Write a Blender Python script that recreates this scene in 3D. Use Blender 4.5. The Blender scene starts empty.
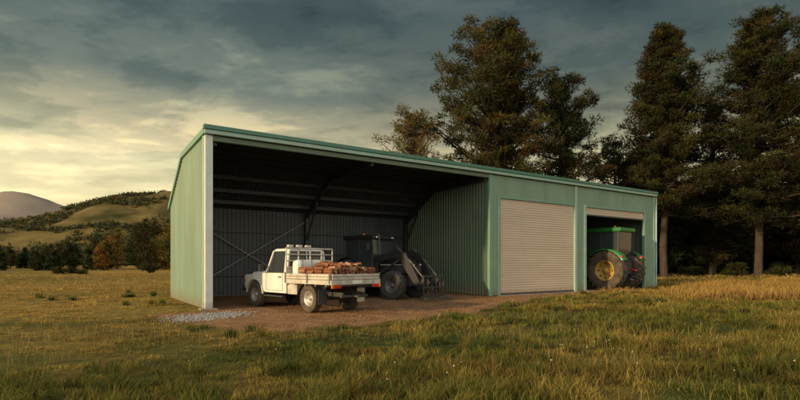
import bpy, math, random, numpy as np
from mathutils import Vector, Matrix
random.seed(7); rng=np.random.default_rng(7)
scene=bpy.context.scene
COL=scene.collection
# ------------------------------------------------------------ camera
cd=bpy.data.cameras.new("camera"); cam=bpy.data.objects.new("camera",cd); COL.objects.link(cam)
cam.location=(0,0,1.45); cam.rotation_euler=(math.radians(90),0,0)
cd.sensor_width=36; cd.lens=36*490/800; cd.shift_y=0.08; cd.clip_end=12000; cd.clip_start=0.1
scene.camera=cam
scene.view_settings.view_transform='Standard'; scene.view_settings.look='None'; scene.view_settings.exposure=0
# ------------------------------------------------------------ sun + world
sd=Vector((-0.78,-0.56,0.27)).normalized()
sl=bpy.data.lights.new("sun","SUN"); so=bpy.data.objects.new("sun",sl); COL.objects.link(so)
sl.energy=5.0; sl.angle=math.radians(2.0); sl.color=(1.0,0.70,0.36)
so.rotation_euler=sd.to_track_quat('Z','Y').to_euler(); so.location=(-20,-20,30)
w=bpy.data.worlds.new("World"); scene.world=w; w.use_nodes=True
nt=w.node_tree; N=nt.nodes; L=nt.links; N.clear()
def nn(t,**k):
    n=N.new(t)
    for a,b in k.items(): setattr(n,a,b)
    return n
def M(op,a,b=None,clamp=False):
    n=nn('ShaderNodeMath',operation=op,use_clamp=clamp)
    for i,v in enumerate((a,b)):
        if v is None: continue
        if isinstance(v,(int,float)): n.inputs[i].default_value=v
        else: L.new(v,n.inputs[i])
    return n.outputs[0]
out=nn('ShaderNodeOutputWorld'); bg=nn('ShaderNodeBackground'); bg.inputs[1].default_value=0.1
L.new(bg.outputs[0],out.inputs[0])
tc=nn('ShaderNodeTexCoord'); sp=nn('ShaderNodeSeparateXYZ'); L.new(tc.outputs['Generated'],sp.inputs[0])
X,Y,Z=sp.outputs
zc=M('MAXIMUM',Z,0.0)
den=M('ADD',zc,0.12)
cb=nn('ShaderNodeCombineXYZ'); L.new(M('DIVIDE',X,den),cb.inputs[0]); L.new(M('DIVIDE',Y,den),cb.inputs[1])
def noise(scale,sx,sy,detail=7,rough=0.58,dist=0.3,off=(0,0,0)):
    mp=nn('ShaderNodeMapping'); L.new(cb.outputs[0],mp.inputs[0]); mp.inputs['Scale'].default_value=(sx,sy,1); mp.inputs['Location'].default_value=off
    mp.inputs['Rotation'].default_value=(0,0,math.radians(14))
    no=nn('ShaderNodeTexNoise'); L.new(mp.outputs[0],no.inputs['Vector']); no.inputs['Scale'].default_value=scale
    no.inputs['Detail'].default_value=detail; no.inputs['Roughness'].default_value=rough; no.inputs['Distortion'].default_value=dist
    return no.outputs[0]
def ramp(fac,stops,interp='EASE'):
    r=nn('ShaderNodeValToRGB'); L.new(fac,r.inputs[0]); cr=r.color_ramp; cr.interpolation=interp
    while len(cr.elements)<len(stops): cr.elements.new(0.5)
    for e,(p,c) in zip(cr.elements,stops):
        e.position=p; e.color=(c[0],c[1],c[2],1) if isinstance(c,tuple) else (c,c,c,1)
    return r.outputs[0]
n1=noise(0.75,0.75,1.2,9,0.56,0.25,(3.1,1.7,0))
n2=noise(2.4,0.8,1.1,8,0.62,0.2,(7,2,0))
zz=M('ADD',zc,M('MULTIPLY',M('SUBTRACT',n1,0.5),0.14))
grad=ramp(zz,[(0.0,(1.0,.62,.25)),(0.10,(1.0,.82,.44)),(0.175,(1.0,.83,.48)),(0.25,(.46,.41,.26)),(0.335,(.155,.185,.155)),(0.45,(.092,.128,.128)),(0.75,(.45,.48,.50)),(1.0,(.66,.69,.72))],'LINEAR')
az=M('ADD',M('MULTIPLY',X,-0.50),M('MULTIPLY',Y,0.87))
azf=ramp(az,[(0.0,0.68),(0.5,0.78),(0.80,0.80),(0.98,1.12)],'EASE')
m1=nn('ShaderNodeMix',data_type='RGBA',blend_type='MULTIPLY'); m1.inputs[0].default_value=1
L.new(grad,m1.inputs[6]); L.new(azf,m1.inputs[7])
cl=ramp(M('ADD',M('MULTIPLY',n1,0.55),M('MULTIPLY',n2,0.45)),[(0.38,(.38,.47,.50)),(0.47,(.70,.78,.80)),(0.54,(1.12,1.12,1.08)),(0.63,(2.1,1.9,1.6))],'EASE')
m2=nn('ShaderNodeMix',data_type='RGBA',blend_type='MULTIPLY'); L.new(ramp(zc,[(0.02,.25),(0.3,1.0)]),m2.inputs[0])
L.new(m1.outputs[2],m2.inputs[6]); L.new(cl,m2.inputs[7])
bk=ramp(M('MULTIPLY',Y,-1.0),[(0.0,(0,0,0)),(0.7,(1.0,.95,.84))],'EASE')  # added glow behind the camera, unseen, lifts ambient on the shed front
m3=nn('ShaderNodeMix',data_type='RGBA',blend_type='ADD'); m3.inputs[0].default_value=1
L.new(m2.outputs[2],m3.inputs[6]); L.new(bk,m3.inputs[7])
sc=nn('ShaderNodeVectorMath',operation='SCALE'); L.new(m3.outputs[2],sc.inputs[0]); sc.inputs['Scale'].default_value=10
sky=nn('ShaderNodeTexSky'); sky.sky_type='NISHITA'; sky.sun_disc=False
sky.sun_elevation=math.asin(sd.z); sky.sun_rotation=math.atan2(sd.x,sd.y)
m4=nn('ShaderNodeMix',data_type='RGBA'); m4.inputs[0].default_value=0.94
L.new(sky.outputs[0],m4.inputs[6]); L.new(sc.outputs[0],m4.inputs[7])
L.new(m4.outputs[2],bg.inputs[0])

# ------------------------------------------------------------ materials
def mat(name,col,rough=0.6,metal=0.0,ns=4.0,amt=0.18,bump=0.0,bs=60,attr=None,transl=0.0,spec=0.5,col2=None,stretch=None,coat=0,grime=None):
    m=bpy.data.materials.new(name); m.use_nodes=True; t=m.node_tree; b=t.nodes['Principled BSDF']
    b.inputs['Roughness'].default_value=rough; b.inputs['Metallic'].default_value=metal; b.inputs['Specular IOR Level'].default_value=spec
    b.inputs['Coat Weight'].default_value=coat
    co=t.nodes.new('ShaderNodeTexCoord'); no=t.nodes.new('ShaderNodeTexNoise'); no.inputs['Scale'].default_value=ns; no.inputs['Detail'].default_value=6
    src=co.outputs['Object']
    if stretch:
        mp=t.nodes.new('ShaderNodeMapping'); mp.inputs['Scale'].default_value=stretch; t.links.new(src,mp.inputs[0]); src=mp.outputs[0]
    t.links.new(src,no.inputs['Vector'])
    r=t.nodes.new('ShaderNodeValToRGB'); t.links.new(no.outputs[0],r.inputs[0])
    r.color_ramp.elements[0].position=0.3; r.color_ramp.elements[1].position=0.7
    c2=col2 if col2 else tuple(min(1,c*(1+amt)) for c in col); c1=tuple(c*(1-amt) for c in col)
    r.color_ramp.elements[0].color=(*c1,1); r.color_ramp.elements[1].color=(*c2,1)
    src=r.outputs[0]
    if attr:
        a=t.nodes.new('ShaderNodeAttribute'); a.attribute_name=attr
        mx=t.nodes.new('ShaderNodeMix'); mx.data_type='RGBA'; mx.blend_type='MULTIPLY'; mx.inputs[0].default_value=1
        t.links.new(a.outputs['Color'],mx.inputs[6]); t.links.new(src,mx.inputs[7]); src=mx.outputs[2]
    if grime:
        s_=t.nodes.new('ShaderNodeSeparateXYZ'); t.links.new(co.outputs['Object'],s_.inputs[0])
        n3=t.nodes.new('ShaderNodeTexNoise'); n3.inputs['Scale'].default_value=5; n3.inputs['Detail'].default_value=6; t.links.new(co.outputs['Object'],n3.inputs['Vector'])
        ma=t.nodes.new('ShaderNodeMath'); ma.operation='MULTIPLY_ADD'; t.links.new(n3.outputs[0],ma.inputs[0]); ma.inputs[1].default_value=-grime*1.6; t.links.new(s_.outputs[2],ma.inputs[2])
        mr=t.nodes.new('ShaderNodeMapRange'); mr.inputs['From Min'].default_value=-grime*.9; mr.inputs['From Max'].default_value=grime*.6; mr.inputs['To Min'].default_value=.75; mr.inputs['To Max'].default_value=0
        t.links.new(ma.outputs[0],mr.inputs['Value'])
        mx=t.nodes.new('ShaderNodeMix'); mx.data_type='RGBA'; t.links.new(mr.outputs[0],mx.inputs[0]); t.links.new(src,mx.inputs[6]); mx.inputs[7].default_value=(.20,.135,.08,1); src=mx.outputs[2]
    t.links.new(src,b.inputs['Base Color'])
    if bump:
        n2=t.nodes.new('ShaderNodeTexNoise'); n2.inputs['Scale'].default_value=bs; n2.inputs['Detail'].default_value=4
        t.links.new(co.outputs['Object'],n2.inputs['Vector'])
        bp=t.nodes.new('ShaderNodeBump'); bp.inputs['Strength'].default_value=bump; bp.inputs['Distance'].default_value=0.02
        t.links.new(n2.outputs[0],bp.inputs['Height']); t.links.new(bp.outputs[0],b.inputs['Normal'])
    if transl:
        tr=t.nodes.new('ShaderNodeBsdfTranslucent'); t.links.new(src,tr.inputs[0])
        ms=t.nodes.new('ShaderNodeMixShader'); ms.inputs[0].default_value=transl
        o=t.nodes['Material Output']; t.links.new(b.outputs[0],ms.inputs[1]); t.links.new(tr.outputs[0],ms.inputs[2]); t.links.new(ms.outputs[0],o.inputs[0])
    return m
M_wall=mat("steel_pale_green",(.185,.275,.20),.45,0,1.2,.12,stretch=(1,1,.25),grime=.35)
M_trim=mat("trim_green",(.15,.28,.21),.4,0,2,.08)
M_fascia=mat("fascia_teal",(.05,.16,.115),.35,0,2,.08)
M_gutter=mat("gutter_light",(.28,.41,.34),.35,0,2,.08)
M_post=mat("post_white",(.52,.56,.54),.45,0,3,.08,grime=.25)
M_inner=mat("lining_shade_dark",(.055,.066,.078),.5,.0,1.5,.2,stretch=(1,1,.3))  # zincalume lining with the interior shade darkened into its base colour
M_innerL=mat("lining_lit",(.20,.25,.22),.5,.0,1.5,.2,stretch=(1,1,.3))  # lighter lining copy, light from the open door put into the colour
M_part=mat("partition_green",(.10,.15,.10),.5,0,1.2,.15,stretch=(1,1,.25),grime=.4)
M_steel=mat("galv_steel",(.055,.06,.065),.5,.3,6,.2)
M_alu=mat("tray_steel",(.16,.16,.16),.5,.3,6,.3)
M_door=mat("roller_door_beige",(.53,.425,.325),.55,0,1.0,.07,spec=.3,stretch=(.4,1,2),grime=.2)
M_conc=mat("concrete",(.22,.19,.16),.9,0,3,.2,.2)
M_white=mat("white_paint",(.66,.66,.63),.35,0,3,.10,coat=.2,grime=.35)
M_dusty=mat("white_dusty",(.44,.41,.36),.55,0,5,.28)
M_black=mat("black_paint",(.020,.021,.024),.42,0,5,.3,spec=.35)
M_blackm=mat("black_matt",(.035,.035,.035),.65,0,8,.3)
M_rub=mat("tyre_rubber",(.045,.042,.039),.85,0,9,.3,.2)
M_rubd=mat("tyre_muddy",(.075,.058,.043),.9,0,6,.5,.3)
M_glass=mat("dark_glass",(.035,.045,.05),.06,0,2,.1,spec=.9)
M_rim=mat("rim_steel",(.36,.35,.33),.45,.4,6,.2)
M_rimk=mat("rim_dark",(.12,.12,.12),.5,.2,6,.3)
M_yel=mat("rim_yellow",(.38,.24,.045),.6,0,6,.3)
M_grn=mat("tractor_green",(.018,.15,.03),.38,0,5,.15,coat=.15)
M_red=mat("lens_red",(.45,.02,.015),.25,0,5,.1)
M_amb=mat("lens_amber",(.65,.22,.02),.25,0,5,.1)
M_chr=mat("bright_metal",(.6,.6,.6),.25,.9,5,.1)
M_wood=mat("timber",(.11,.038,.018),.85,0,5,.5,.4,stretch=(.7,6,6),col2=(.28,.105,.042))
M_woodL=mat("timber_split_face",(.26,.125,.06),.85,0,5,.4,.4,stretch=(.7,6,6),col2=(.44,.27,.155))
M_ylw=mat("worn_steel_tine",(.14,.12,.09),.5,.4,5,.35)
M_bark=mat("bark",(.045,.031,.022),.95,0,3,.4,.6,20,stretch=(1,1,.3))
M_leaf=mat("foliage",(1,1,1),.75,0,2,.15,attr="Col",transl=.25,spec=.15)
M_grass=mat("grass_blades",(1,1,1),.7,0,1.5,.12,attr="Col",transl=.32,spec=.2)
M_stone=mat("gravel_stone",(.22,.215,.205),.9,0,5,.3)
M_petal=mat("petal",(.7,.69,.62),.7,0,5,.1)

# ------------------------------------------------------------ mesh helpers
def link(o,parent=None):
    COL.objects.link(o)
    if parent: o.parent=parent
    return o
def mesh(name,verts,faces,m,parent=None,smooth=False,bevel=0):
    me=bpy.data.meshes.new(name); me.from_pydata([tuple(v) for v in verts],[],faces); me.validate(); me.update()
    me.materials.append(m)
    if smooth: me.polygons.foreach_set('use_smooth',[True]*len(me.polygons))
    o=bpy.data.objects.new(name,me); link(o,parent)
    if bevel:
        b=o.modifiers.new("b",'BEVEL'); b.width=bevel; b.segments=2; b.limit_method='ANGLE'
    return o
def empty(name,loc=(0,0,0),rz=0,parent=None):
    e=bpy.data.objects.new(name,None); e.location=loc; e.rotation_euler=(0,0,rz); e.empty_display_size=.3
    return link(e,parent)
BF=[(0,3,2,1),(4,5,6,7),(0,1,5,4),(1,2,6,5),(2,3,7,6),(3,0,4,7)]
def box(name,x0,x1,y0,y1,z0,z1,m,p=None,bevel=0.0):
    v=[(x0,y0,z0),(x1,y0,z0),(x1,y1,z0),(x0,y1,z0),(x0,y0,z1),(x1,y0,z1),(x1,y1,z1),(x0,y1,z1)]
    return mesh(name,v,BF,m,p,bevel=bevel)
def loft(name,bot,top,m,p=None,bevel=0):
    return mesh(name,list(bot)+list(top),BF,m,p,bevel=bevel)
def prism(name,poly,y0,y1,m,p=None,bevel=0):
    n=len(poly); v=[(x,y0,z) for x,z in poly]+[(x,y1,z) for x,z in poly]
    f=[tuple(range(n)),tuple(range(2*n-1,n-1,-1))]+[(i,i+n,(i+1)%n+n,(i+1)%n) for i in range(n)]
    o=mesh(name,v,f,m,p,bevel=bevel)
    import bmesh
    b=bmesh.new(); b.from_mesh(o.data); bmesh.ops.recalc_face_normals(b,faces=b.faces); b.to_mesh(o.data); b.free()
    return o
def tube(name,pts,r,m,p=None):
    c=bpy.data.curves.new(name,'CURVE'); c.dimensions='3D'; c.bevel_depth=r; c.bevel_resolution=3; c.use_fill_caps=True
    s=c.splines.new('POLY'); s.points.add(len(pts)-1)
    for i,q in enumerate(pts): s.points[i].co=(*q,1)
    c.materials.append(m); o=bpy.data.objects.new(name,c); return link(o,p)
def lathe(name,prof,m,p=None,seg=36,loc=(0,0,0),smooth=True):
    v=[];f=[];k=len(prof)
    for i in range(seg):
        a=2*math.pi*i/seg
        for r,y in prof: v.append((r*math.cos(a)+loc[0],y+loc[1],r*math.sin(a)+loc[2]))
    for i in range(seg):
        j=(i+1)%seg
        for q in range(k-1): f.append((i*k+q,i*k+q+1,j*k+q+1,j*k+q))
    return mesh(name,v,f,m,p,smooth)
def wheel(p,nm,x,y,r,w,side,rimm,lug=0,tm=None,rf=.58):
    tm=tm or M_rub
    rr=rf*r
    lathe(nm+"_tyre",[(rr,-w*.38),(rr+(r-rr)*.35,-w*.5),(r*.9,-w*.5),(r*.975,-w*.42),(r*.985,-w*.2),(r*.985,w*.2),(r*.975,w*.42),(r*.9,w*.5),(rr+(r-rr)*.35,w*.5),(rr,w*.38)],tm,p,40,(x,y,r))
    s=side
    lathe(nm+"_rim",[(rr,s*w*.38),(rr*.93,s*w*.40),(rr*.88,s*w*.12),(rr*.55,s*w*.16),(rr*.5,s*w*.02),(rr*.25,s*w*.05),(rr*.22,s*w*.30),(0.001,s*w*.32)],rimm,p,32,(x,y,r))
    lathe(nm+"_rim_back",[(rr,-s*w*.38),(rr*.9,-s*w*.1),(0.001,-s*w*.1)],M_blackm,p,32,(x,y,r))
    # slots / bolts round the rim disc
    v=[];f=[]
    for i in range(8):
        a=2*math.pi*i/8; cx,cz=x+rr*.71*math.cos(a),r+rr*.71*math.sin(a); q=len(v); h=rr*.075
        for d in (0.10,.17):
            for uu,ww in ((-h,-h),(h,-h),(h,h),(-h,h)): v.append((cx+uu,y+s*w*d,cz+ww))
        f+=[(q,q+1,q+2,q+3),(q+4,q+5,q+6,q+7),(q,q+1,q+5,q+4),(q+1,q+2,q+6,q+5),(q+2,q+3,q+7,q+6),(q+3,q,q+4,q+7)]
    mesh(nm+"_rim_slots",v,f,M_blackm,p)
    v=[];f=[]
    n=lug if lug else 26
    lh=.05*r if lug else .02*r
    for i in range(n):
        for sg in (-1,1):
            a0=2*math.pi*(i+(0 if sg>0 else .5))/n
            da=(.28 if lug else .18)/n*2*math.pi
            sk=(.9 if lug else .2)/n*2*math.pi
            b=len(v)
            for (yy,aa) in ((.03*w,sk),(.5*w,0)):
                for rad in (r*.95,r*.985+lh*(1 if yy<.4*w else .4)):
                    for d in (-da/2,da/2):
                        a=a0+aa+d
                        v.append((x+rad*math.cos(a),y+sg*yy,r+rad*math.sin(a)))
            f+= [(b,b+1,b+3,b+2),(b+4,b+6,b+7,b+5),(b+2,b+3,b+7,b+6),(b,b+2,b+6,b+4),(b+1,b+5,b+7,b+3),(b,b+4,b+5,b+1)]
    mesh(nm+"_tread",v,f,tm,p)

# ------------------------------------------------------------ shed frame
SO=Vector((-6.07,15.4,0)); SA=math.atan2(.555,.832); cs,sn=math.cos(SA),math.sin(SA)
def w2s(x,y):
    dx=x-SO.x; dy=y-SO.y
    return dx*cs+dy*sn, -dx*sn+dy*cs
def s2w(s,t): return SO.x+s*cs-t*sn, SO.y+s*sn+t*cs
LEN=25.8; D=6.8
RP=[(-.18,5.74),(4.0,5.64),(D+.12,3.93)]
def rz(t): return float(np.interp(t,[a for a,b in RP],[b for a,b in RP]))
shed=empty("farm_shed",SO,SA)
def corr(name,o,u,n,length,zb,zt,m,pitch=.19,dep=.03,parent=None):
    o=Vector(o);u=Vector(u);n=Vector(n); ds=[]
    k=0
    while k*pitch<length:
        for a,d in ((0,0),(.55,0),(.66,1),(.89,1)):
            q=k*pitch+a*pitch
            if q<length: ds.append((q,d*dep))
        k+=1
    ds.append((length,0))
    v=[];f=[]
    for q,d in ds:
        pt=o+u*q+n*d
        v.append((pt.x,pt.y,zb)); v.append((pt.x,pt.y,zt(q)))
    for i in range(len(ds)-1): f.append((2*i,2*i+2,2*i+3,2*i+1))
    return mesh(name,v,f,m,parent or shed)
EX=(1,0,0);EY=(0,1,0)
FT=5.50
corr("side_wall",(0,.06,0),EY,(-1,0,0),D-.06,0.02,lambda q:rz(q+.06)-.04,M_wall)
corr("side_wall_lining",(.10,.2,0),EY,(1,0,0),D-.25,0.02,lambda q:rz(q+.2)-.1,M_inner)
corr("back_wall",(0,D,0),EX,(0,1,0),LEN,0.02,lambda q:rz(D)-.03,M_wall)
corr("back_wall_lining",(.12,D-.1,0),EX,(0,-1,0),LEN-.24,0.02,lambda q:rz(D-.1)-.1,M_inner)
corr("end_wall",(LEN,.06,0),EY,(1,0,0),D-.06,0.02,lambda q:rz(q+.06)-.04,M_wall)
corr("end_wall_lining",(LEN-.10,.1,0),EY,(-1,0,0),D-.2,0.02,lambda q:rz(q+.1)-.1,M_innerL)
PS=12.19
corr("partition_wall",(PS,.1,0),EY,(-1,0,0),D-.2,0.02,lambda q:rz(q+.1)-.12,M_part,.2,.045)
corr("partition_lining",(PS+.1,.1,0),EY,(1,0,0),D-.2,0.02,lambda q:rz(q+.1)-.12,M_inner)
corr("inner_partition",(18.7,.1,0),EY,(1,0,0),D-.2,0.02,lambda q:rz(q+.1)-.12,M_innerL)
d1a,d1b,d2a,d2b=12.78,18.22,19.12,24.72; DH=4.48
for nm,a,b,z0 in (("front_wall_1",PS,d1a,0.02),("front_lintel_1",d1a,d1b,DH),("front_wall_2",d1b,d2a,0.02),("front_lintel_2",d2a,d2b,DH),("front_wall_3",d2b,LEN,0.02)):
    corr(nm,(a,0,0),EX,(0,-1,0),b-a,z0,lambda q:FT,M_wall,.19,.03)
    corr(nm+"_back",(a,.09,0),EX,(0,1,0),b-a,z0,lambda q:FT,M_inner,.19,.02)
box("corner_post",-.06,.17,-.06,.16,0,FT,M_post,shed,.008)
box("side_corner_flashing",-.075,-.045,.163,.30,0.01,5.52,M_gutter,shed)
box("partition_corner",PS-.07,PS+.10,-.05,.08,0,FT,M_trim,shed,.006)
for a,b in ((d1a-.11,d1a+.03),(d2b-.03,d2b+.11)):
    box("jamb",a,b,-.055,.10,0,DH+.1,M_trim,shed,.005)
box("jamb_light",d1b-.03,d1b+.16,-.06,.10,0,FT-.002,M_gutter,shed,.005)
box("jamb_light_b",d2a-.16,d2a+.03,-.058,.10,0,DH+.1,M_gutter,shed,.005)
box("end_corner",LEN-.12,LEN+.045,-.055,.08,0,FT-.003,M_gutter,shed,.006)
box("door_head_1",d1a+.032,d1b-.032,-.052,.09,DH-.01,DH+.10,M_trim,shed,.004)
box("door_head_2",d2a+.032,d2b-.032,-.052,.09,DH-.01,DH+.10,M_trim,shed,.004)
box("fascia",-.10,LEN+.10,-.17,-.05,FT+.025,5.655,M_gutter,shed,.01)
box("header_beam",.175,PS-.075,-.045,.10,FT-.16,FT,M_part,shed,.005)
box("eave_capping",-.13,LEN+.13,-.215,-.02,5.66,5.80,M_fascia,shed,.015)
for nm,s0 in (("barge_left",-.10),("barge_right",LEN+.02)):
    pts=[(-.0,5.745),(4.0,5.66),(D+.14,3.94),(D+.14,3.76),(3.93,5.48),(-.0,5.56)]
    v=[(s0,t,z) for t,z in pts]+[(s0+.08,t,z) for t,z in pts]
    n=6
    mesh(nm,v,[(0,1,4,5),(1,2,3,4),(11,10,7,6),(10,9,8,7)]+[(i,i+n,(i+1)%n+n,(i+1)%n) for i in range(n)],M_trim,shed)
def roof(name,dz,m,s0,s1,fl=1):
    pr=[];k=0
    while s0+k*.24<s1:
        for a,d in ((0,0),(.55,0),(.66,1),(.89,1)):
            q=s0+k*.24+a*.24
            if q<s1: pr.append((q,d*.035))
        k+=1
    v=[];f=[]
    for q,d in pr:
        for t,z in RP: v.append((q,max(t,-.02) if t<0 else t,z+dz+d))
    for i in range(len(pr)-1):
        for j in range(2): f.append((3*i+j,3*i+3+j,3*i+4+j,3*i+1+j))
    mesh(name,v,f,m,shed)
roof("roof_sheet",0.01,M_fascia,-.08,LEN+.08)
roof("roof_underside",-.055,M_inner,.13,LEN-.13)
for i,t in enumerate([.35,1.25,2.15,3.05,3.9,4.75,5.5,6.2]):
    z=rz(t)-.075
    box("purlin",.14,LEN-.14,t-.035,t+.035,z-.16,z,M_steel,shed)
for sx in (.28,6.1,12.02,18.6,25.5):
    pts=[(.12,rz(.12)-.24),(4.0,rz(4)-.24),(D-.15,rz(D-.15)-.26),(D-.15,rz(D-.15)-.52),(3.95,rz(4)-.52),(.12,rz(.12)-.50)]
    v=[(sx-.05,t,z) for t,z in pts]+[(sx+.05,t,z) for t,z in pts]; n=6
    mesh("rafter",v,[(0,1,4,5),(1,2,3,4),(11,10,7,6),(10,9,8,7)]+[(i,i+n,(i+1)%n+n,(i+1)%n) for i in range(n)],M_steel,shed)
    box("back_column",sx-.07,sx+.07,D-.36,D-.14,0,rz(D-.3)-.25,M_steel,shed)
    mesh("knee_brace",[(sx-.03,D-.36,2.6),(sx+.03,D-.36,2.6),(sx+.03,D-.36,2.75),(sx-.03,D-.36,2.75),(sx-.03,D-1.5,4.22),(sx+.03,D-1.5,4.22),(sx+.03,D-1.5,4.36),(sx-.03,D-1.5,4.36)],BF,M_steel,shed)
for z in (.9,1.9,2.9):
    box("girt",.3,PS-.1,D-.235,D-.15,z,z+.07,M_steel,shed)
M_rod=mat("brace_rod",(.34,.35,.36),.4,.3,5,.1)
for a,b in (((.5,.25),(6.0,3.5)),((.5,3.5),(6.0,.25))):
    tube("brace",[(a[0],D-.27,a[1]),(b[0],D-.27,b[1])],.024,M_rod,shed)
def roller(name,a,b,z0,z1,t0):
    pitch=.115;v=[];f=[];zs=[]
    z=z0
    while z<z1:
        for q,d in ((0,0),(.12,-.004),(.5,-.013),(.88,-.004)):
            if z+q*pitch<z1: zs.append((z+q*pitch,d))
        z+=pitch
    for z,d in zs: v+=[(a,t0+d,z),(b,t0+d,z)]
    for i in range(len(zs)-1): f.append((2*i,2*i+1,2*i+3,2*i+2))
    mesh(name,v,f,M_door,shed)
    box(name+"_bottom_rail",a,b,t0-.03,t0+.02,z0-.07,z0-.002,M_steel,shed)
roller("roller_door",d1a+.03,d1b-.03,.09,DH-.01,.03)
roller("roller_door_open",d2a+.03,d2b-.03,4.10,DH-.01,.03)
box("door_threshold",d1a-.1,d1b+.2,-.25,.2,-.1,.018,M_conc,shed,.004)
box("door_threshold_b",d2a-.1,d2b+.1,-.25,.2,-.1,.018,M_conc,shed,.004)
tube("downpipe",[(LEN+.08,-.10,5.45),(LEN+.08,-.10,.1)],.045,M_gutter,shed)
box("post_footing",-.2,.3,-.2,.3,-.1,.05,M_conc,shed,.01)

# ------------------------------------------------------------ noise
_tab=rng.random((256,256))
def vn(x,y):
    xi=np.floor(x).astype(int); yi=np.floor(y).astype(int); fx=x-xi; fy=y-yi
    fx=fx*fx*(3-2*fx); fy=fy*fy*(3-2*fy)
    g=lambda a,b:_tab[a%256,b%256]
    return (g(xi,yi)*(1-fx)+g(xi+1,yi)*fx)*(1-fy)+(g(xi,yi+1)*(1-fx)+g(xi+1,yi+1)*fx)*fy
def fbm(x,y,o=4):
    s=0;a=.5;n=0
    for i in range(o):
        s=s+a*vn(x*2**i+17*i,y*2**i+31*i); n+=a; a*=.5
    return s/n
def sst(a,b,x):
    t=np.clip((x-a)/(b-a),0,1); return t*t*(3-2*t)
def dirt(x,y):
    x=np.asarray(x,float); y=np.asarray(y,float)
    s,t=w2s(x,y)
    tb=np.interp(s,[-1.8,-1.3,-.5,.9,3.6,9.6,15.2,19,20],[.5,-3.0,-5.2,-6.2,-5.8,-3.7,-2.0,-.5,.6])
    d=t-tb
    d=np.where(s<0,np.minimum(d,-t-.1),d)
    n=(fbm(x*.9+5,y*.9+3,4)-.5)*2.6
    m=sst(-.35,.75,d+n*.9)
    m=np.where((s<-1.9)|(s>19.5)|(t>D),0,m)
    inside=(s>0)&(s<LEN)&(t>-.1)&(t<D)
    return np.where(inside,1.0,m)
def gh(x,y):
    s,t=w2s(x,y)
    dist=np.maximum(np.maximum(-s,s-LEN),np.maximum(-t,t-D))
    k=sst(1.0,6,dist)
    return ((fbm(x*.25,y*.25,3)-.5)*.24+(fbm(x*1.1+9,y*1.1,3)-.5)*.10)*k
def dry_sunlit(x,y):
    base=.20+.44*sst(1,-8,x)+.42*sst(13,24,y)+.25*sst(-2,-8,x)*sst(9,16,y)  # dry grass plus golden sunlight painted in, stronger to the left and far
    base=base+(fbm(x*.16+3,y*.35+8,4)-.5)*1.6+(fbm(x*.9+3,y*.9+8,3)-.5)*1.1
    return np.clip(base,0,1)
# ------------------------------------------------------------ ground sheet
def axis(lo,hi,step,far,g=1.18):
    a=list(np.arange(lo,hi+1e-6,step)); s=step;v=hi
    while v<far: s*=g; v+=s; a.append(v)
    s=step;v=lo
    while v>-far: s*=g; v-=s; a.insert(0,v)
    return np.array(a)
gx=axis(-13,18,.14,6000); gy=axis(3,26,.14,6000)
XX,YY=np.meshgrid(gx,gy)
ZZ=gh(XX,YY)*np.where(np.hypot(XX,YY)>400,0,1)
nx,ny=len(gx),len(gy)
V=np.stack([XX.ravel(),YY.ravel(),ZZ.ravel()],1).astype(np.float32)
i=np.arange(nx-1);j=np.arange(ny-1);I,J=np.meshgrid(i,j);a=(J*nx+I).ravel()
F=np.stack([a,a+1,a+1+nx,a+nx],1)
def fastmesh(name,V,F,m,parent=None,colr=None,smooth=False,attrs=None):
    k=F.shape[1]
    me=bpy.data.meshes.new(name); me.vertices.add(len(V)); me.vertices.foreach_set('co',np.ascontiguousarray(V,dtype=np.float32).ravel())
    me.loops.add(F.size); me.loops.foreach_set('vertex_index',F.astype(np.int32).ravel())
    me.polygons.add(len(F)); me.polygons.foreach_set('loop_start',np.arange(0,F.size,k,dtype=np.int32))
    try: me.polygons.foreach_set('loop_total',np.full(len(F),k,dtype=np.int32))
    except Exception: pass
    me.update(calc_edges=True)
    if colr is not None:
        ca=me.color_attributes.new("Col",'FLOAT_COLOR','POINT')
        c=np.ones((len(V),4),np.float32); c[:,:3]=colr; ca.data.foreach_set('color',c.ravel())
    if smooth: me.polygons.foreach_set('use_smooth',np.ones(len(F),bool))
    me.materials.append(m); o=bpy.data.objects.new(name,me); return link(o,parent)
mask=np.stack([dirt(XX,YY).ravel(),dry_sunlit(XX,YY).ravel(),np.zeros(XX.size)],1)
mg=bpy.data.materials.new("meadow_ground"); mg.use_nodes=True; t=mg.node_tree; b=t.nodes['Principled BSDF']
b.inputs['Roughness'].default_value=.95; b.inputs['Specular IOR Level'].default_value=.15
def tn(ty): return t.nodes.new(ty)
co=tn('ShaderNodeTexCoord'); at=tn('ShaderNodeAttribute'); at.attribute_name="Col"; sx_=tn('ShaderNodeSeparateColor'); t.links.new(at.outputs['Color'],sx_.inputs[0])
def tnoise(s,d=6,r=.6):
    n=tn('ShaderNodeTexNoise'); n.inputs['Scale'].default_value=s; n.inputs['Detail'].default_value=d; n.inputs['Roughness'].default_value=r; t.links.new(co.outputs['Object'],n.inputs['Vector']); return n.outputs[0]
def tramp(f,st):
    r=tn('ShaderNodeValToRGB'); t.links.new(f,r.inputs[0])
    while len(r.color_ramp.elements)<len(st): r.color_ramp.elements.new(.5)
    for e,(p,c) in zip(r.color_ramp.elements,st): e.position=p; e.color=(*c,1)
    return r.outputs[0]
def tmix(f,a,b_,bt='MIX'):
    n=tn('ShaderNodeMix'); n.data_type='RGBA'; n.blend_type=bt
    if isinstance(f,float): n.inputs[0].default_value=f
    else: t.links.new(f,n.inputs[0])
    t.links.new(a,n.inputs[6]); t.links.new(b_,n.inputs[7]); return n.outputs[2]
gr=tramp(tnoise(2.5,8,.7),[(.35,(.022,.036,.009)),(.65,(.060,.085,.020))])
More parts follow.
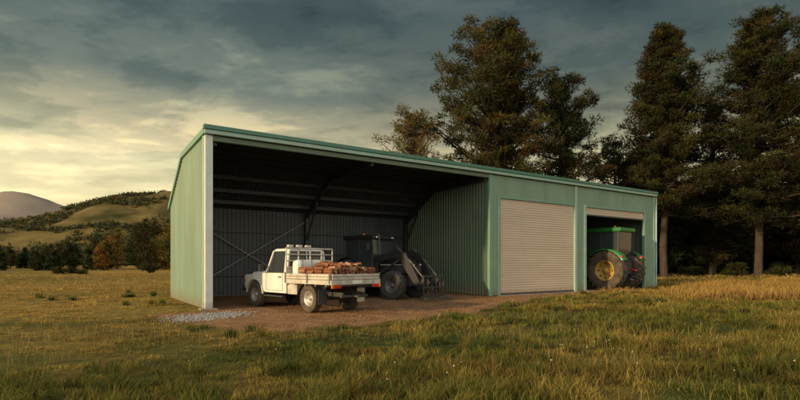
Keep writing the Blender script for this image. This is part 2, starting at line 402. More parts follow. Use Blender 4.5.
go=tramp(tnoise(3.5,8,.7),[(.35,(.075,.060,.018)),(.65,(.32,.22,.060))])
di=tramp(tnoise(1.6,9,.7),[(.3,(.12,.064,.030)),(.5,(.22,.12,.058)),(.7,(.31,.185,.098))])
far=tramp(tnoise(.03,8,.65),[(.35,(.40,.52,.38)),(.65,(1.6,1.35,.95))])
g1=tmix(sx_.outputs[1],gr,go); g1=tmix(1.0,g1,far,'MULTIPLY')
c=tmix(sx_.outputs[0],g1,di); t.links.new(c,b.inputs['Base Color'])
bp=tn('ShaderNodeBump'); bp.inputs['Strength'].default_value=.7; bp.inputs['Distance'].default_value=.04; t.links.new(tnoise(9,8,.7),bp.inputs['Height']); t.links.new(bp.outputs[0],b.inputs['Normal'])
fastmesh("ground",V,F,mg,None,mask,True)

# ------------------------------------------------------------ grass
def blades(name,x,y,h,wd,colr,lean=.45,m=M_grass,tip=None):
    n=len(x); z=gh(x,y)
    th=rng.uniform(0,2*np.pi,n); ux,uy=np.cos(th),np.sin(th)
    ph=rng.uniform(0,2*np.pi,n); ln=rng.uniform(.1,1,n)*lean*h; lx,ly=np.cos(ph)*ln,np.sin(ph)*ln
    P=np.zeros((n,5,3),np.float32)
    hw=wd/2
    for k,(sg,f,l,wk) in enumerate(((-1,0,0,1),(1,0,0,1),(-1,.55,.3,.75),(1,.55,.3,.75),(0,1,1,0))):
        P[:,k,0]=x+ux*hw*sg*wk+lx*l; P[:,k,1]=y+uy*hw*sg*wk+ly*l; P[:,k,2]=z-.01+h*f*(1-.15*l*lean)
    base=(np.arange(n)*5)[:,None]
    T=np.concatenate([base+np.array([[0,1,3]]),base+np.array([[0,3,2]]),base+np.array([[2,3,4]])],0)
    C=np.repeat(colr[:,None,:],5,1).copy()
    C[:,0:2]*=.50; C[:,4]=C[:,4]*.9+np.array([.13,.085,.016])  # shade painted into blade bases, sunlit highlight into the tips
    return fastmesh(name,P.reshape(-1,3),T,m,None,C.reshape(-1,3))
NT=40000; PER=10
lz=rng.uniform(math.log(3.6),math.log(75),NT); ty=np.exp(lz); tx=rng.uniform(-1,1,NT)*(ty*.95+3)
x=np.repeat(tx,PER); y=np.repeat(ty,PER); sp_=.055*np.maximum(1,y/9)
x=x+rng.normal(0,1,len(x))*sp_; y=y+rng.normal(0,1,len(y))*sp_
dm=dirt(x,y); s_,t_=w2s(x,y)
keep=(rng.random(len(x))>dm*1.02)&~((s_>-.05)&(s_<LEN+.05)&(t_>-.05)&(t_<D+.05))
x=x[keep];y=y[keep];dm=dm[keep]
cl_=fbm(x*.8+40,y*.8+11,3); c2_=fbm(x*2.6+4,y*2.6+71,2); tuft=np.repeat(rng.uniform(.5,1.35,NT),PER)[keep]
h=(.045+.09*sst(-4,5,x))*(.3+1.3*sst(.3,.75,cl_)+.8*sst(.5,.8,c2_))*tuft*rng.uniform(.6,1.2,len(x))*(1-.5*dm)
h*=1.0+.3*sst(20,60,y)
dr=np.clip(dry_sunlit(x,y)+rng.normal(0,.14,len(x))+.22*(c2_<.38),0,1)[:,None]
v1=rng.uniform(.6,1.4,len(x))[:,None]*(.6+.75*sst(.3,.7,c2_))[:,None]  # shade painted into the colour: hollows between clumps come out darker
cg=np.array([[.045,.080,.013]])+np.array([[.040,.024,.004]])*rng.random((len(x),1))
cdy=np.array([[.33,.22,.060]])
tcol=np.repeat(rng.uniform(.55,1.4,NT),PER)[keep][:,None]
colr=(cg*(1-dr)+cdy*dr)*v1*tcol
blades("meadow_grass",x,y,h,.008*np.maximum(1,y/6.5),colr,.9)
nt_=1700; ty=np.exp(rng.uniform(math.log(4.3),math.log(24),nt_)); tx=rng.uniform(-.75,1.0,nt_)*(ty*.95+1)
k=(fbm(tx*.35+50,ty*.35+7,3)+.14*sst(-3,4,tx)>.60)&(dirt(tx,ty)<.05); tx=tx[k];ty=ty[k]
s_,t_=w2s(tx,ty); k=~((s_>-.6)&(s_<LEN+.6)&(t_>-.6)&(t_<D+.6)); tx=tx[k];ty=ty[k]; m_=len(tx)
x=np.repeat(tx,55)+rng.normal(0,.06,m_*55); y=np.repeat(ty,55)+rng.normal(0,.06,m_*55)
hh=np.repeat(rng.uniform(.14,.30,m_),55)*rng.uniform(.5,1.15,m_*55)
cc=np.repeat(np.array([[.040,.070,.013]])*rng.uniform(.6,1.3,(m_,1))+np.array([[.14,.09,.02]])*(rng.random((m_,1))**2),55,0)*rng.uniform(.7,1.4,(m_*55,1))
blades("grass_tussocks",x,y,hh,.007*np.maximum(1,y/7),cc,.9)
n=32000
yy=rng.uniform(19,40,n); xx=rng.uniform(.60,1.05,n)*yy+rng.normal(0,1,n)
k=(fbm(xx*.3,yy*.3,3)>.47); s_,t_=w2s(xx,yy); k&=(s_>LEN+.4)|(t_<-1.5)
xx=xx[k];yy=yy[k]
blades("seed_grass",xx,yy,rng.uniform(.15,.6,len(xx)),.028*np.ones(len(xx)),np.array([[.36,.23,.07]])*rng.uniform(.4,1.3,(len(xx),1)),.6)
n=6000
xx=rng.uniform(-8,11,n); yy=rng.uniform(4.5,14,n); k=(fbm(xx*.5+2,yy*.5,3)>.53)&(dirt(xx,yy)<.1); xx=xx[k];yy=yy[k]
blades("grass_seed_heads",xx,yy,rng.uniform(.15,.32,len(xx)),.006*np.ones(len(xx)),np.array([[.34,.25,.09]])*rng.uniform(.6,1.3,(len(xx),1)),.45)
n=120; xx=rng.uniform(-3,8,n); yy=rng.uniform(4.6,9,n); k=(fbm(xx*.45+21,yy*.45,2)>.45)&(dirt(xx,yy)<.05); xx=xx[k];yy=yy[k]
v=[];f=[]
for a,b_ in zip(xx,yy):
    z=float(gh(np.array([a]),np.array([b_]))[0])+random.uniform(.10,.19); r=random.uniform(.005,.011); q=len(v)
    v+=[(a+r,b_,z),(a,b_+r,z),(a-r,b_,z),(a,b_-r,z),(a,b_,z+r),(a,b_,z-r)]
    f+=[(q,q+1,q+4),(q+1,q+2,q+4),(q+2,q+3,q+4),(q+3,q,q+4),(q+1,q,q+5),(q+2,q+1,q+5),(q+3,q+2,q+5),(q,q+3,q+5)]
mesh("white_flowers",v,f,M_petal)
def pebbles(name,pts,m):
    v=[];f=[]
    for a,b_,r in pts:
        q=len(v); z=r*.35
        rr=[r*random.uniform(.7,1.2) for _ in range(6)]
        v+=[(a+rr[0],b_,z),(a,b_+rr[1],z),(a-rr[2],b_,z),(a,b_-rr[3],z),(a,b_,z+rr[4]*.7),(a,b_,z-rr[5])]
        f+=[(q,q+1,q+4),(q+1,q+2,q+4),(q+2,q+3,q+4),(q+3,q,q+4),(q+1,q,q+5),(q+2,q+1,q+5),(q+3,q+2,q+5),(q,q+3,q+5)]
    mesh(name,v,f,m)
pp=[]
for _ in range(1700):
    a=random.gauss(-5.3,.42); b_=random.gauss(13.4,.55)+(a+5.25)*.5
    pp.append((a,b_,random.uniform(.012,.045)))
pebbles("gravel_patch",pp,M_stone)
pp=[]
while len(pp)<3000:
    a=random.uniform(-7,12);b_=random.uniform(8,22)
    if dirt(np.array([a]),np.array([b_]))[0]>.4 and w2s(a,b_)[1]<1: pp.append((a,b_,random.uniform(.008,.03)))
pebbles("dirt_clods",pp,mat("clod",(.20,.115,.06),.95,0,5,.4))

# ------------------------------------------------------------ trees
def leafcloud(C,R,n,size,cols,flat=.55,wd=(.14,.26)):
    k=len(C); d=rng.normal(0,1,(k,n,3)); d/=np.linalg.norm(d,axis=2,keepdims=True)+1e-6
    rad=rng.random((k,n,1))**.5
    P=C[:,None,:]+d*rad*R[:,None,None]*np.array([1,1,flat])
    dirn=d*.8+rng.normal(0,.55,(k,n,3))+np.array([0,0,.25]); dirn/=np.linalg.norm(dirn,axis=2,keepdims=True)
    side=np.cross(dirn,rng.normal(0,1,(k,n,3))); side/=np.linalg.norm(side,axis=2,keepdims=True)+1e-6
    l=size*rng.uniform(.6,1.4,(k,n,1)); wv=l*rng.uniform(wd[0],wd[1],(k,n,1))
    a=P-side*wv; b_=P+side*wv; c_=P+dirn*l*1.5
    V=np.stack([a,b_,c_],2).reshape(-1,3)
    cc=cols[:,None,:]*rng.uniform(.7,1.35,(k,n,1)); cc=cc*(.65+.5*(d[:,:,2:3]*.5+.5))  # light painted into leaf colour: clump tops lighter, undersides darker
    CC=np.repeat(cc.reshape(-1,3),3,0)
    F=np.arange(len(V)).reshape(-1,3)
    return V,F,CC
def limbs_mesh(segs,sides=6):
    v=[];f=[]
    for p0,p1,r0,r1 in segs:
        p0=Vector(p0);p1=Vector(p1); d=(p1-p0)
        if d.length<1e-4: continue
        d.normalize(); u=d.orthogonal().normalized(); w_=d.cross(u); q=len(v)
        for p,r in ((p0,r0),(p1,r1)):
            for i in range(sides):
                a=2*math.pi*i/sides; v.append(tuple(p+(u*math.cos(a)+w_*math.sin(a))*r))
        for i in range(sides):
            j=(i+1)%sides; f.append((q+i,q+j,q+sides+j,q+sides+i))
    return v,f
def make_tree(H,prof,nb,tint,z0f=.25,n=80,size=.22,up=.12,cr=(.42,.90),lean=(0,0),gap=.15,tr=.36,dens=1.15,tierw=.4):
    segs=[];C=[];R=[];K=[]
    pts=[]; lx,ly=lean
    for i in range(9):
        f_=i/8; pts.append((lx*f_*f_+random.uniform(-.15,.15)*(f_>0),ly*f_*f_+random.uniform(-.15,.15)*(f_>0),H*f_*.98))
    def tp(f_):
        q=min(7.999,max(0,f_*8)); i=int(q); r=q-i
        return tuple(pts[i][k]*(1-r)+pts[i+1][k]*r for k in range(3))
    for i in range(8): segs.append((pts[i],pts[i+1],tr*(1-i/8)**.8+.04,tr*(1-(i+1)/8)**.8+.03))
    fs=np.array([p[0] for p in prof]); ws=np.array([p[1] for p in prof])
    ga=random.uniform(0,6)
    for b_ in range(nb):
        g_=(b_+random.random())/nb
        tier=round(g_*22)/22; g_=g_*(1-tierw)+tier*tierw
        f_=z0f+(1-z0f)*max(0,g_)**.92
        f_=min(f_,.995)
        ga+=2.399+random.uniform(-.5,.5)
        Lb=float(np.interp(f_,fs,ws))*random.uniform(.5,1.12)*(1+.18*math.sin(ga+H))*(1+.12*math.sin(tier*40+H))
        if random.random()<gap: Lb*=.35
        o=Vector(tp(f_)); el=up+random.uniform(-.12,.2)+ (f_-.5)*.7
        dv=Vector((math.cos(ga)*math.cos(el),math.sin(ga)*math.cos(el),math.sin(el)))
        m_=o+dv*Lb*.5+Vector((0,0,-.03*Lb)); e=o+dv*Lb+Vector((0,0,.08*Lb))
        r=.03+.012*Lb
        segs.append((tuple(o),tuple(m_),r*1.3,r*.9)); segs.append((tuple(m_),tuple(e),r*.9,.02))
        nc=max(1,int(Lb*dens)+1)
        tb=random.uniform(.6,1.4)
        for q in range(nc):
            g=random.uniform(.22,1.0) if q else 1.0
            p=(o.lerp(m_,g*2) if g<.5 else m_.lerp(e,g*2-1))
            spn=Lb*.17*g
            c_=p+Vector((random.gauss(0,spn*.6),random.gauss(0,spn*.6),random.gauss(0.08,.2)))
            C.append(c_); R.append(random.uniform(*cr)*(.6+.4*min(1,Lb/3))); K.append([t_*tb*random.uniform(.75,1.25) for t_ in tint])
    C.append(Vector(pts[-1])); R.append(.35);K.append(tint)
    C=np.array([tuple(c_) for c_ in C]);R=np.array(R);K=np.array(K)
    V,F,CC=leafcloud(C,R,n,size,K,.6)
    return segs,V,F,CC
def tree(name,px,y,**k):
    x_=(px-400)/490*y
    segs,V,F,CC=make_tree(**k)
    e=empty(name,(x_,y,-.05),random.uniform(0,6.28))
    tv,tf=limbs_mesh(segs,8); mesh("trunk",tv,tf,M_bark,e,True)
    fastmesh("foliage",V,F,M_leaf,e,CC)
DK=(.056,.050,.014); DK2=(.034,.034,.010); LT=(.11,.085,.024)
tree("pine_tree",503,46,H=23.6,prof=[(.2,4),(.4,6.2),(.55,7.0),(.7,5.8),(.85,3.9),(1,1.3)],nb=180,tint=DK,n=90,up=.32,tierw=.2,gap=.22)
tree("pine_tree",560,50,H=20.0,prof=[(.2,4),(.5,4.9),(.7,4.4),(.88,2.7),(1,1)],nb=110,tint=DK,n=85,up=.3,tierw=.2,gap=.2)
tree("small_tree",414,42,H=13.6,prof=[(.2,1.5),(.5,2.6),(.75,2.9),(.92,1.8),(1,.8)],nb=95,tint=LT,n=60,up=.5,size=.18,tr=.2,tierw=0,gap=.05)
tree("conifer_tree",664,52,H=27.0,prof=[(.12,3.8),(.32,4.8),(.55,4.5),(.75,3.4),(.9,2.0),(1,.5)],nb=240,tint=DK2,n=90,up=.06,dens=1.35,tierw=.35,gap=.12)
tree("conifer_tree",758,50,H=27.2,prof=[(.2,4.6),(.38,5.9),(.6,5.4),(.8,4.0),(.93,2.1),(1,.5)],nb=240,tint=DK2,n=90,up=.1,z0f=.22,tierw=.35,dens=1.2,gap=.12)
tree("conifer_tree",712,60,H=21.0,prof=[(.1,3.8),(.5,4.0),(.8,2.4),(1,.5)],nb=130,tint=DK2,n=70,z0f=.1)
tree("conifer_tree",840,50,H=24,prof=[(.2,4.8),(.5,5.6),(.8,3.8),(1,.6)],nb=130,tint=DK2,n=75)
tree("pine_tree",614,56,H=15.5,prof=[(.1,4),(.5,4.2),(.8,3.0),(1,1)],nb=100,tint=DK,n=75,z0f=.08)
def forest(name,items,tint_fn,size,n,nb):
    Vs=[];Fs=[];Cs=[];off=0;sv=[];sf=[]
    for x_,y_,H in items:
        segs,V,F,CC=make_tree(H=H,prof=[(.02,.30*H*.7),(.35,.30*H),(.7,.2*H),(1,.05*H)],nb=nb,tint=tint_fn(x_,y_),z0f=.04,n=n,size=size,cr=(.09*H,.15*H),gap=.1,tr=.02*H,dens=1.4)
        V=V+np.array([x_,y_,0]); Vs.append(V);Fs.append(F+off);Cs.append(CC);off+=len(V)
        tv,tf=limbs_mesh([(tuple(Vector(a)+Vector((x_,y_,0))),tuple(Vector(b_)+Vector((x_,y_,0))),r0,r1) for a,b_,r0,r1 in segs[:8]],5)
        q=len(sv); sv+=tv; sf+=[tuple(i+q for i in ff) for ff in tf]
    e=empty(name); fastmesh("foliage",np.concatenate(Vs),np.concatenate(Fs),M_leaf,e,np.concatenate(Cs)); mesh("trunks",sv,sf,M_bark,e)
it=[]
for i in range(40):
    y_=random.uniform(62,88); px=596+ (i/39)*345+random.uniform(-8,8)
    it.append(((px-400)/490*y_,y_,random.uniform(11,17)*(1 if px>640 else .85)))
forest("forest",it,lambda a,b_:tuple(c_*random.uniform(.6,1.0) for c_ in DK2),.5,48,28)
it=[]
for i in range(135):
    px=random.uniform(-140,420); y_=random.uniform(105,165)
    H=float(np.interp(px,[-140,0,60,110,145,175,300,420],[4.0,4.4,5.4,9.0,13.0,15.5,14,13]))*random.uniform(.6,1.12)*y_/120
    it.append(((px-400)/490*y_,y_,H))
def tt(a,b_):
    px=400+490*a/b_
    o=random.random()
    if px>100 and o<.6: return (.17*random.uniform(.6,1.1),.095,.020)
    return (.034*random.uniform(.6,1.3),.038,.012)
forest("treeline",it,tt,.45,38,20)
def shrub(name,px,y,r,tint):
    k=16; C=np.stack([rng.normal(0,r*.5,k),rng.normal(0,r*.4,k),rng.uniform(.2*r,1.0*r,k)],1)
    V,F,CC=leafcloud(C,np.full(k,r*.42),120,.13*r+.05,np.tile(np.array(tint),(k,1))*rng.uniform(.6,1.3,(k,1)),.8)
    e=empty(name,((px-400)/490*y,y,0)); fastmesh("foliage",V,F,M_leaf,e,CC)
    tv,tf=limbs_mesh([((0,0,-.05),(c_[0]*.8,c_[1]*.8,c_[2]),.05,.02) for c_ in C[:8]],5); mesh("stems",tv,tf,M_bark,e)
for px,y,r in ((58,72,.8),(72,75,.8),(82,70,.6),(150,80,1.2),(735,55,1.2),(690,58,1.0),(780,60,1.3)):
    shrub("shrub",px,y,r,(.04,.046,.014))

# ------------------------------------------------------------ hills
def hill(name,x0,x1,y0,y1,nx,ny,fn,m):
    X_,Y_=np.meshgrid(np.linspace(x0,x1,nx),np.linspace(y0,y1,ny)); Z_=fn(X_,Y_)
    V=np.stack([X_.ravel(),Y_.ravel(),Z_.ravel()],1); i,j=np.meshgrid(np.arange(nx-1),np.arange(ny-1)); a=(j*nx+i).ravel()
    fastmesh(name,V,np.stack([a,a+1,a+1+nx,a+nx],1),m,None,None,True)
def G(X_,Y_,cx,cy,sx,sy): return np.exp(-((X_-cx)/sx)**2-((Y_-cy)/sy)**2)
def f1(X_,Y_):
    z=94*G(X_,Y_,-510,950,180,240)+50*G(X_,Y_,-720,980,200,240)+84*G(X_,Y_,-310,1000,200,240)+36*G(X_,Y_,-1000,1000,250,300)+60*G(X_,Y_,500,1200,500,260)
    z=z+22*G(X_,Y_,-600,620,190,80)+30*G(X_,Y_,-330,640,130,90)+12*G(X_,Y_,-800,600,200,80)
    return z+(fbm(X_*.010,Y_*.010,5)-.5)*34*np.clip(z/40,0,1)-2
def f2(X_,Y_):
    z=275*G(X_,Y_,-2060,2600,300,500)+215*G(X_,Y_,-2500,2600,350,500)+185*G(X_,Y_,-1700,2700,330,500)+120*G(X_,Y_,0,3000,1500,500)
    return z+(fbm(X_*.0035,Y_*.0035,5)-.5)*130*np.clip(z/100,0,1)-5
M_hill=mat("hill_scrub",(.050,.055,.020),.95,0,.022,.35,spec=.05,col2=(.165,.125,.048),bump=1,bs=.08)
hill("hill",-1900,1300,500,1500,260,130,f1,M_hill)
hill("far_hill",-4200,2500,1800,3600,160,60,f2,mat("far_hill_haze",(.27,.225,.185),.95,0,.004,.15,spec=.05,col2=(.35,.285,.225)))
n=12000; hx=rng.uniform(-1150,-50,n); hy=rng.uniform(510,980,n); hz=f1(hx,hy)
pn=fbm(hx*.014+4,hy*.014+9,4)
k=(pn+.26*sst(42,3,hz)-.05*sst(60,100,hz)>.535)&(hz>-1); hx=hx[k];hy=hy[k];hz=hz[k]
k=len(hx); Cc=np.stack([hx,hy,hz+1.8],1); Rr=rng.uniform(2.5,5.0,k)
hc=np.where(rng.random((k,1))<.15,np.array([[.13,.09,.03]]),np.array([[.050,.058,.024]]))*rng.uniform(.7,1.3,(k,1))
Vh,Fh,Ch=leafcloud(Cc,Rr,12,2.6,hc,.8,(.3,.5))
fastmesh("hillside_woods",Vh,Fh,M_leaf,None,Ch)

# ------------------------------------------------------------ ute
H_=Vector((-.72,.694)).normalized()
rl=Vector((-2.65,14.6)); right=Vector((H_.y,-H_.x)); rc=rl+right*.73
ute=empty("flatbed_utility_truck",(rc.x,rc.y,0),math.atan2(H_.y,H_.x))
WB=3.1
for nm,x_,y_ in (("rear_left",0,.73),("rear_right",0,-.73),("front_left",WB,.73),("front_right",WB,-.73)):
    wheel(ute,nm,x_,y_,.42,.25,1 if y_>0 else -1,M_rim,0,M_rubd,.54)
for y_ in (-.42,.36): box("chassis_rail",-1.1,3.6,y_,y_+.06,.50,.62,M_blackm,ute)
for x_ in (0,WB): tube("axle",[(x_,-.65,.4),(x_,.65,.4)],.06,M_blackm,ute)
arch=[(WB+.50*math.cos(a),.42+.50*math.sin(a)) for a in [math.radians(q) for q in range(165,10,-15)]]
body=[(1.22,.52),(2.45,.52)]+arch+[(3.62,.60),(3.80,.62),(3.83,.70),(3.83,1.02),(3.78,1.08),(2.45,1.17),(1.22,1.17)]
prism("body_shell",body,-.80,.80,M_white,ute,.02)
loft("bonnet",[(2.42,-.66,1.165),(3.74,-.60,1.07),(3.74,.60,1.07),(2.42,.66,1.165)],[(2.42,-.62,1.27),(3.66,-.55,1.17),(3.66,.55,1.17),(2.42,.62,1.27)],M_white,ute,.025)
for sg in (-1,1):
    pts=[(WB+.53*math.cos(math.radians(q)),sg*.82,.42+.53*math.sin(math.radians(q))) for q in range(175,0,-12)]
    tube("wheel_flare",pts,.035,M_dusty,ute)
loft("cab_glass",[(1.27,-.745,1.165),(2.46,-.745,1.165),(2.46,.745,1.165),(1.27,.745,1.165)],[(1.31,-.65,1.87),(2.14,-.65,1.87),(2.14,.65,1.87),(1.31,.65,1.87)],M_glass,ute)
loft("cab_roof",[(1.24,-.685,1.86),(2.20,-.685,1.86),(2.20,.685,1.86),(1.24,.685,1.86)],[(1.30,-.62,1.95),(2.10,-.62,1.95),(2.10,.62,1.95),(1.30,.62,1.95)],M_white,ute,.03)
def bar(name,a,b_,wx,wy,m,p):
    a=Vector(a);b_=Vector(b_)
    o4=[(-wx,-wy),(wx,-wy),(wx,wy),(-wx,wy)]
    return loft(name,[(a.x+i,a.y+j,a.z) for i,j in o4],[(b_.x+i,b_.y+j,b_.z) for i,j in o4],m,p,.006)
for sg in (-1,1):
    bar("pillar_a",(2.45,sg*.75,1.15),(2.14,sg*.655,1.88),.035,.03,M_white,ute)
    bar("pillar_b",(1.30,sg*.75,1.15),(1.33,sg*.655,1.88),.09,.03,M_white,ute)
    bar("quarter_bar",(2.18,sg*.757,1.15),(2.06,sg*.66,1.88),.012,.012,M_blackm,ute)
    box("door_gap_front",2.395,2.405,sg*.803-.002,sg*.803+.002,.60,1.15,M_blackm,ute)
    box("door_gap_rear",1.42,1.43,sg*.803-.002,sg*.803+.002,.60,1.15,M_blackm,ute)
    box("door_gap_sill",1.43,2.395,sg*.803-.002,sg*.803+.002,.60,.61,M_blackm,ute)
    box("window_seal",1.36,2.44,sg*.79-.015,sg*.79+.015,1.165,1.185,M_blackm,ute)
    box("door_handle",1.50,1.66,sg*.815-.015,sg*.815+.015,1.02,1.05,M_blackm,ute)
    box("side_step",1.35,2.45,sg*.80-.08,sg*.80+.08,.40,.44,M_blackm,ute,.01)
    tube("mirror_arm",[(2.38,sg*.77,1.22),(2.42,sg*.98,1.27),(2.38,sg*.79,1.42)],.012,M_blackm,ute)
    box("mirror",2.37,2.43,sg*.99-.08,sg*.99+.08,1.20,1.45,M_blackm,ute,.02)
    box("headlight",3.82,3.86,sg*.62-.12,sg*.62+.12,.85,1.0,M_chr,ute,.02)
    box("indicator",3.70,3.80,sg*.80-.03,sg*.80+.03,.88,.96,M_amb,ute,.01)
bar("rear_window_post",(1.245,0,1.15),(1.27,0,1.88),.01,.02,M_white,ute)
box("rear_window_sill",1.20,1.26,-.72,.72,1.165,1.30,M_white,ute,.01)
box("grille",3.825,3.85,-.45,.45,.78,1.02,M_blackm,ute)
box("bumper",3.86,4.02,-.80,.80,.50,.68,M_blackm,ute,.03)
for z in (.9,1.12): tube("bullbar_rail",[(3.92,-.62,z-.12),(4.0,-.5,z),(4.0,.5,z),(3.92,.62,z-.12)],.032,M_blackm,ute)
for y_ in (-.5,-.2,.2,.5): tube("bullbar_post",[(3.97,y_,.6),(4.0,y_,1.12)],.028,M_blackm,ute)
tube("aerial",[(4.0,.5,1.1),(3.97,.5,2.2)],.008,M_blackm,ute)
tube("snorkel",[(2.55,-.80,1.1),(2.42,-.80,1.25),(2.16,-.72,1.9),(2.16,-.72,2.02)],.035,M_blackm,ute)
for y_ in (-.35,.0,.35): box("roof_light",1.62,1.74,y_-.10,y_+.10,2.0,2.08,M_dusty,ute,.02)
tube("roof_rail",[(1.68,-.6,1.95),(1.68,-.55,1.99),(1.68,.55,1.99),(1.68,.6,1.95)],.015,M_blackm,ute)
TX0,TX1,TY=-1.22,1.08,.94
box("tray_deck",TX0,TX1,-TY,TY,.90,.96,M_alu,ute,.006)
for x_ in (-.95,-.45,.05,.55,.95): box("cross_member",x_-.03,x_+.03,-TY+.03,TY-.03,.80,.897,M_alu,ute)
for sg in (-1,1):
    box("tray_coaming",TX0,TX1,sg*TY-.02*sg-.02,sg*TY-.02*sg+.024,.86,.99,M_dusty,ute,.004)
    for zz_ in (1.00,1.085): box("drop_side",TX0+.03,TX1-.03,sg*.925-.018,sg*.925+.018,zz_,zz_+.076,M_dusty,ute,.012)
    for x_ in (TX0+.05,-.1,TX1-.05): box("side_post",x_-.025,x_+.025,sg*.958-.012,sg*.958+.012,.88,1.20,M_alu,ute,.004)
    pts=[(.52*math.cos(math.radians(q)),.40+.475*math.sin(math.radians(q))) for q in range(165,10,-15)]
    v=[(a,sg*.60,c_) for a,c_ in pts]+[(a,sg*.88,c_) for a,c_ in pts]; n=len(pts)
    mesh("mudguard",v,[(i,i+1,i+1+n,i+n) for i in range(n-1)],M_blackm,ute,True)
    box("mud_flap",-.58,-.56,sg*.74-.15,sg*.74+.15,.28,.72,M_dusty if sg<0 else M_blackm,ute)
    box("tail_light",TX0-.035,TX0-.006,sg*.72-.13,sg*.72+.13,.76,.86,M_red,ute,.01)
    box("tail_light_amber",TX0-.04,TX0-.006,sg*.90-.04,sg*.90+.04,.76,.86,M_amb,ute,.01)
for zz_ in (1.00,1.085): box("tailgate",TX0-.018,TX0+.018,-.90,.90,zz_,zz_+.076,M_dusty,ute,.012)
box("rear_beam",TX0-.02,TX0+.04,-TY,TY,.86,.99,M_dusty,ute,.004)
box("number_plate",TX0-.045,TX0-.022,-.18,.18,.88,.98,M_white,ute)
box("under_tray_box",.50,1.0,.50,.90,.52,.84,M_dusty,ute,.02)
box("water_tank",.50,1.0,-.90,-.50,.52,.84,M_blackm,ute,.03)
box("tow_bar",TX0-.12,TX0+.1,-.04,.04,.48,.54,M_blackm,ute)
tube("tow_beam",[(TX0+.1,-.5,.51),(TX0+.1,.5,.51)],.04,M_blackm,ute)
HB=TX1-.02
for y_ in (-.90,-.45,0,.45,.90): tube("headboard_post",[(HB,y_,.96),(HB,y_,1.94)],.022,M_dusty,ute)
for z in (1.15,1.35,1.55,1.75,1.94): tube("headboard_rail",[(HB,-.90,z),(HB,.90,z)],.02 if z<1.9 else .028,M_dusty,ute)
box("headboard_panel",HB+.03,HB+.04,-.88,.88,.98,1.35,M_dusty,ute)
box("spray_tank",.62,.98,-.30,.78,.965,1.58,M_white,ute,.12)
box("white_tub",.60,.98,-.82,-.36,.965,1.42,M_dusty,ute,.05)
for y_ in (-.1,.25,.6): box("tank_band",.612,.99,y_-.015,y_+.015,.966,1.59,M_alu,ute,.1)
def log(x0,x1,y_,z,r,m,loose=0):
    n=7; v=[]; f=[]; ph=random.random()*6
    rr=[r*random.uniform(.7,1.2) for _ in range(n)]; L2=(x1-x0)/2
    for x_ in (-L2,L2):
        for i in range(n):
            a=ph+2*math.pi*i/n; v.append((x_,rr[i]*math.cos(a),rr[i]*math.sin(a)))
    f=[tuple(range(n)),tuple(range(2*n-1,n-1,-1))]+[(i,(i+1)%n,(i+1)%n+n,i+n) for i in range(n)]
    o=mesh("firewood",v,f,m,ute); o.location=((x0+x1)/2,y_,z)
    o.rotation_euler=(0,random.uniform(-.05,.05)-random.uniform(-.2,.2)*loose,random.uniform(-.07,.07)+random.uniform(-1.0,1.0)*loose); return o
for lay in range(4):
    for row in range(4):
        xa=TX0+.08+row*.43
        for i in range(13):
            y_=-.79+i*.132+random.uniform(-.02,.02)
            log(xa+random.uniform(-.01,.05),xa+.40+random.uniform(-.08,.02),y_,1.02+lay*.095+random.uniform(-.02,.02),random.uniform(.042,.07),random.choice([M_wood,M_wood,M_wood,M_wood,M_woodL]))
for i in range(34):
    x_=random.uniform(-.95,.42); y_=random.uniform(-.66,.66)
    log(x_-.17,x_+.17,y_,1.395+random.uniform(-.01,.05),random.uniform(.04,.065),random.choice([M_wood,M_wood,M_woodL]),1)

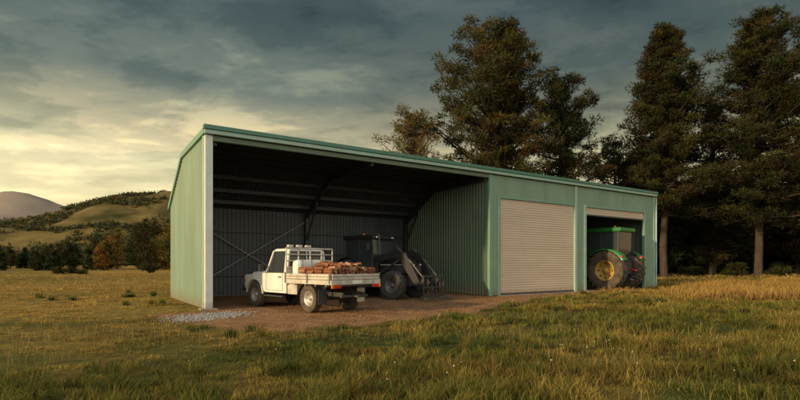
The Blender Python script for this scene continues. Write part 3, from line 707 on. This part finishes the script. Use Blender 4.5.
# ------------------------------------------------------------ tractors
def tractor(name,loc,ang,paint,rimm,loader,k=1.0,roofm=None):
    e=empty(name,loc,ang); e.scale=(k,k,k)
    roofm=roofm or paint
    for sg in (-1,1):
        wheel(e,"rear_wheel",0,sg*.86,.86,.50,sg,rimm,20,M_rubd if not loader else M_rub,.52)
        wheel(e,"front_wheel",2.35,sg*.80,.60,.38,sg,rimm,18,M_rubd if not loader else M_rub,.52)
        pts=[(.98*math.cos(math.radians(q)),.86+.96*math.sin(math.radians(q))) for q in range(150,20,-10)]
        n=len(pts); v=[(a,sg*.60,c_) for a,c_ in pts]+[(a,sg*1.10,c_) for a,c_ in pts]+[(a*.96,sg*1.10,c_-.05) for a,c_ in pts]
        mesh("fender",v,[(i,i+1,i+1+n,i+n) for i in range(n-1)]+[(i+n,i+1+n,i+1+2*n,i+2*n) for i in range(n-1)],paint,e,True)
        box("fender_light",-.80,-.74,sg*.95-.10,sg*.95+.10,1.42,1.52,M_red,e,.01)
        box("step",.75,1.15,sg*.85-.15,sg*.85+.15,.5,.54,M_blackm,e)
        box("work_light",-.52,-.44,sg*.55-.08,sg*.55+.08,2.60,2.70,M_chr,e,.02)
        box("front_work_light",1.27,1.33,sg*.55-.09,sg*.55+.09,2.62,2.72,M_chr,e,.02)
        tube("mirror_arm",[(1.15,sg*.70,2.3),(1.2,sg*1.05,2.3)],.015,M_blackm,e); box("mirror",1.17,1.22,sg*1.05-.08,sg*1.05+.08,2.1,2.4,M_blackm,e,.02)
    tube("rear_axle",[(0,-.8,.86),(0,.8,.86)],.13,M_blackm,e); tube("front_axle",[(2.35,-.75,.6),(2.35,.75,.6)],.09,M_blackm,e)
    box("gearbox",-.45,1.2,-.32,.32,.55,1.15,M_blackm,e,.05)
    box("engine",1.1,2.85,-.28,.28,.55,1.1,M_blackm,e,.04)
    prism("hood",[(1.15,1.08),(2.80,1.02),(3.02,1.10),(3.0,1.42),(2.8,1.56),(1.15,1.72)],-.36,.36,paint,e,.05)
    box("hood_grille",3.01,3.04,-.28,.28,1.05,1.40,M_blackm,e)
    for sg in (-1,1):
        box("hood_vent",1.8,2.7,sg*.365-.006,sg*.365+.006,1.12,1.38,M_steel,e)
        box("hood_stripe",1.3,2.75,sg*.366-.004,sg*.366+.004,1.44,1.48,M_dusty if loader else M_yel,e)
        box("headlamp",3.0,3.045,sg*.25-.07,sg*.25+.07,1.42,1.50,M_chr,e,.01)
    loft("cab_glass",[(-.42,-.66,1.25),(1.14,-.66,1.15),(1.14,.66,1.15),(-.42,.66,1.25)],[(-.46,-.66,2.58),(1.10,-.66,2.58),(1.10,.66,2.58),(-.46,.66,2.58)],M_glass,e)
    for sg in (-1,1):
        for a,b_ in (((-.42,1.2),(-.46,2.6)),((.35,1.2),(.38,2.6)),((1.14,1.1),(1.10,2.6))): bar("cab_pillar",(a[0],sg*.665,a[1]),(b_[0],sg*.665,b_[1]),.04,.03,M_blackm,e)
    box("cab_lower",-.46,1.16,-.68,.68,1.0,1.30,M_blackm,e,.02)
    box("cab_roof",-.58,1.26,-.74,.74,2.58,2.78,roofm,e,.06)
    box("beacon",.0,.1,-.05,.05,2.78,2.90,M_amb,e,.02)
    tube("exhaust",[(1.35,-.42,1.5),(1.35,-.48,2.7),(1.28,-.48,2.8)],.045,M_steel if loader else M_chr,e)
    tube("hitch",[(-.5,-.35,.6),(-1.0,-.42,.45)],.035,M_blackm,e); tube("hitch",[(-.5,.35,.6),(-1.0,.42,.45)],.035,M_blackm,e); tube("top_link",[(-.5,0,1.0),(-.95,0,.85)],.03,M_red,e)
    box("rear_hydraulics",-.62,-.42,-.25,.25,.7,1.2,M_blackm,e,.03)
    box("slow_sign",-.50,-.48,.2,.5,1.35,1.6,M_red,e)
    if loader:
        for sg in (-1,1):
            y0,y1=sg*.56-.06,sg*.56+.06
            box("loader_mast",1.15,1.35,y0,y1,.7,1.75,M_black,e,.02)
            arm=[(1.18,1.80),(2.35,2.10),(2.85,1.96),(3.78,.42),(3.52,.34),(2.56,1.64),(2.30,1.74),(1.22,1.54)]
            prism("loader_arm",arm,y0,y1,M_black,e,.02)
            tube("lift_ram",[(1.3,sg*.56,1.0),(2.3,sg*.56,1.55)],.045,M_steel,e); tube("lift_ram_rod",[(2.2,sg*.56,1.49),(2.5,sg*.56,1.68)],.022,M_alu,e)
            tube("tilt_ram",[(2.45,sg*.56,2.14),(3.2,sg*.56,1.50)],.045,M_steel,e); tube("tilt_rod",[(3.1,sg*.56,1.58),(3.75,sg*.56,.9)],.022,M_alu,e)
            prism("tilt_link",[(3.6,.35),(3.85,.95),(3.75,.98),(3.5,.42)],sg*.56-.08,sg*.56+.08,M_black,e)
        tube("torque_tube",[(3.45,-.56,.62),(3.45,.56,.62)],.06,M_black,e)
        for z in (.14,.50,.95): box("fork_frame_rail",3.80,3.87,-.80,.80,z,z+.08,M_blackm,e,.01)
        for y_ in np.linspace(-.76,.76,6): box("fork_frame_bar",3.875,3.90,y_-.025,y_+.025,.10,1.03,M_blackm,e)
        for y_ in (-.72,-.3,.3,.72): prism("tine",[(3.9,.08),(3.9,.16),(4.35,.06),(4.5,.02),(3.95,.02)],y_-.035,y_+.035,M_ylw,e)
    return e
tractor("loader_tractor",(-1.65,21.9,0),math.atan2(-.60,.80),M_black,M_rimk,True,.97)
wx,wy=s2w(22.5,.40)
tractor("farm_tractor",(wx,wy,0),SA+math.pi/2+math.radians(6),M_grn,M_yel,False,1.26)
print("done")
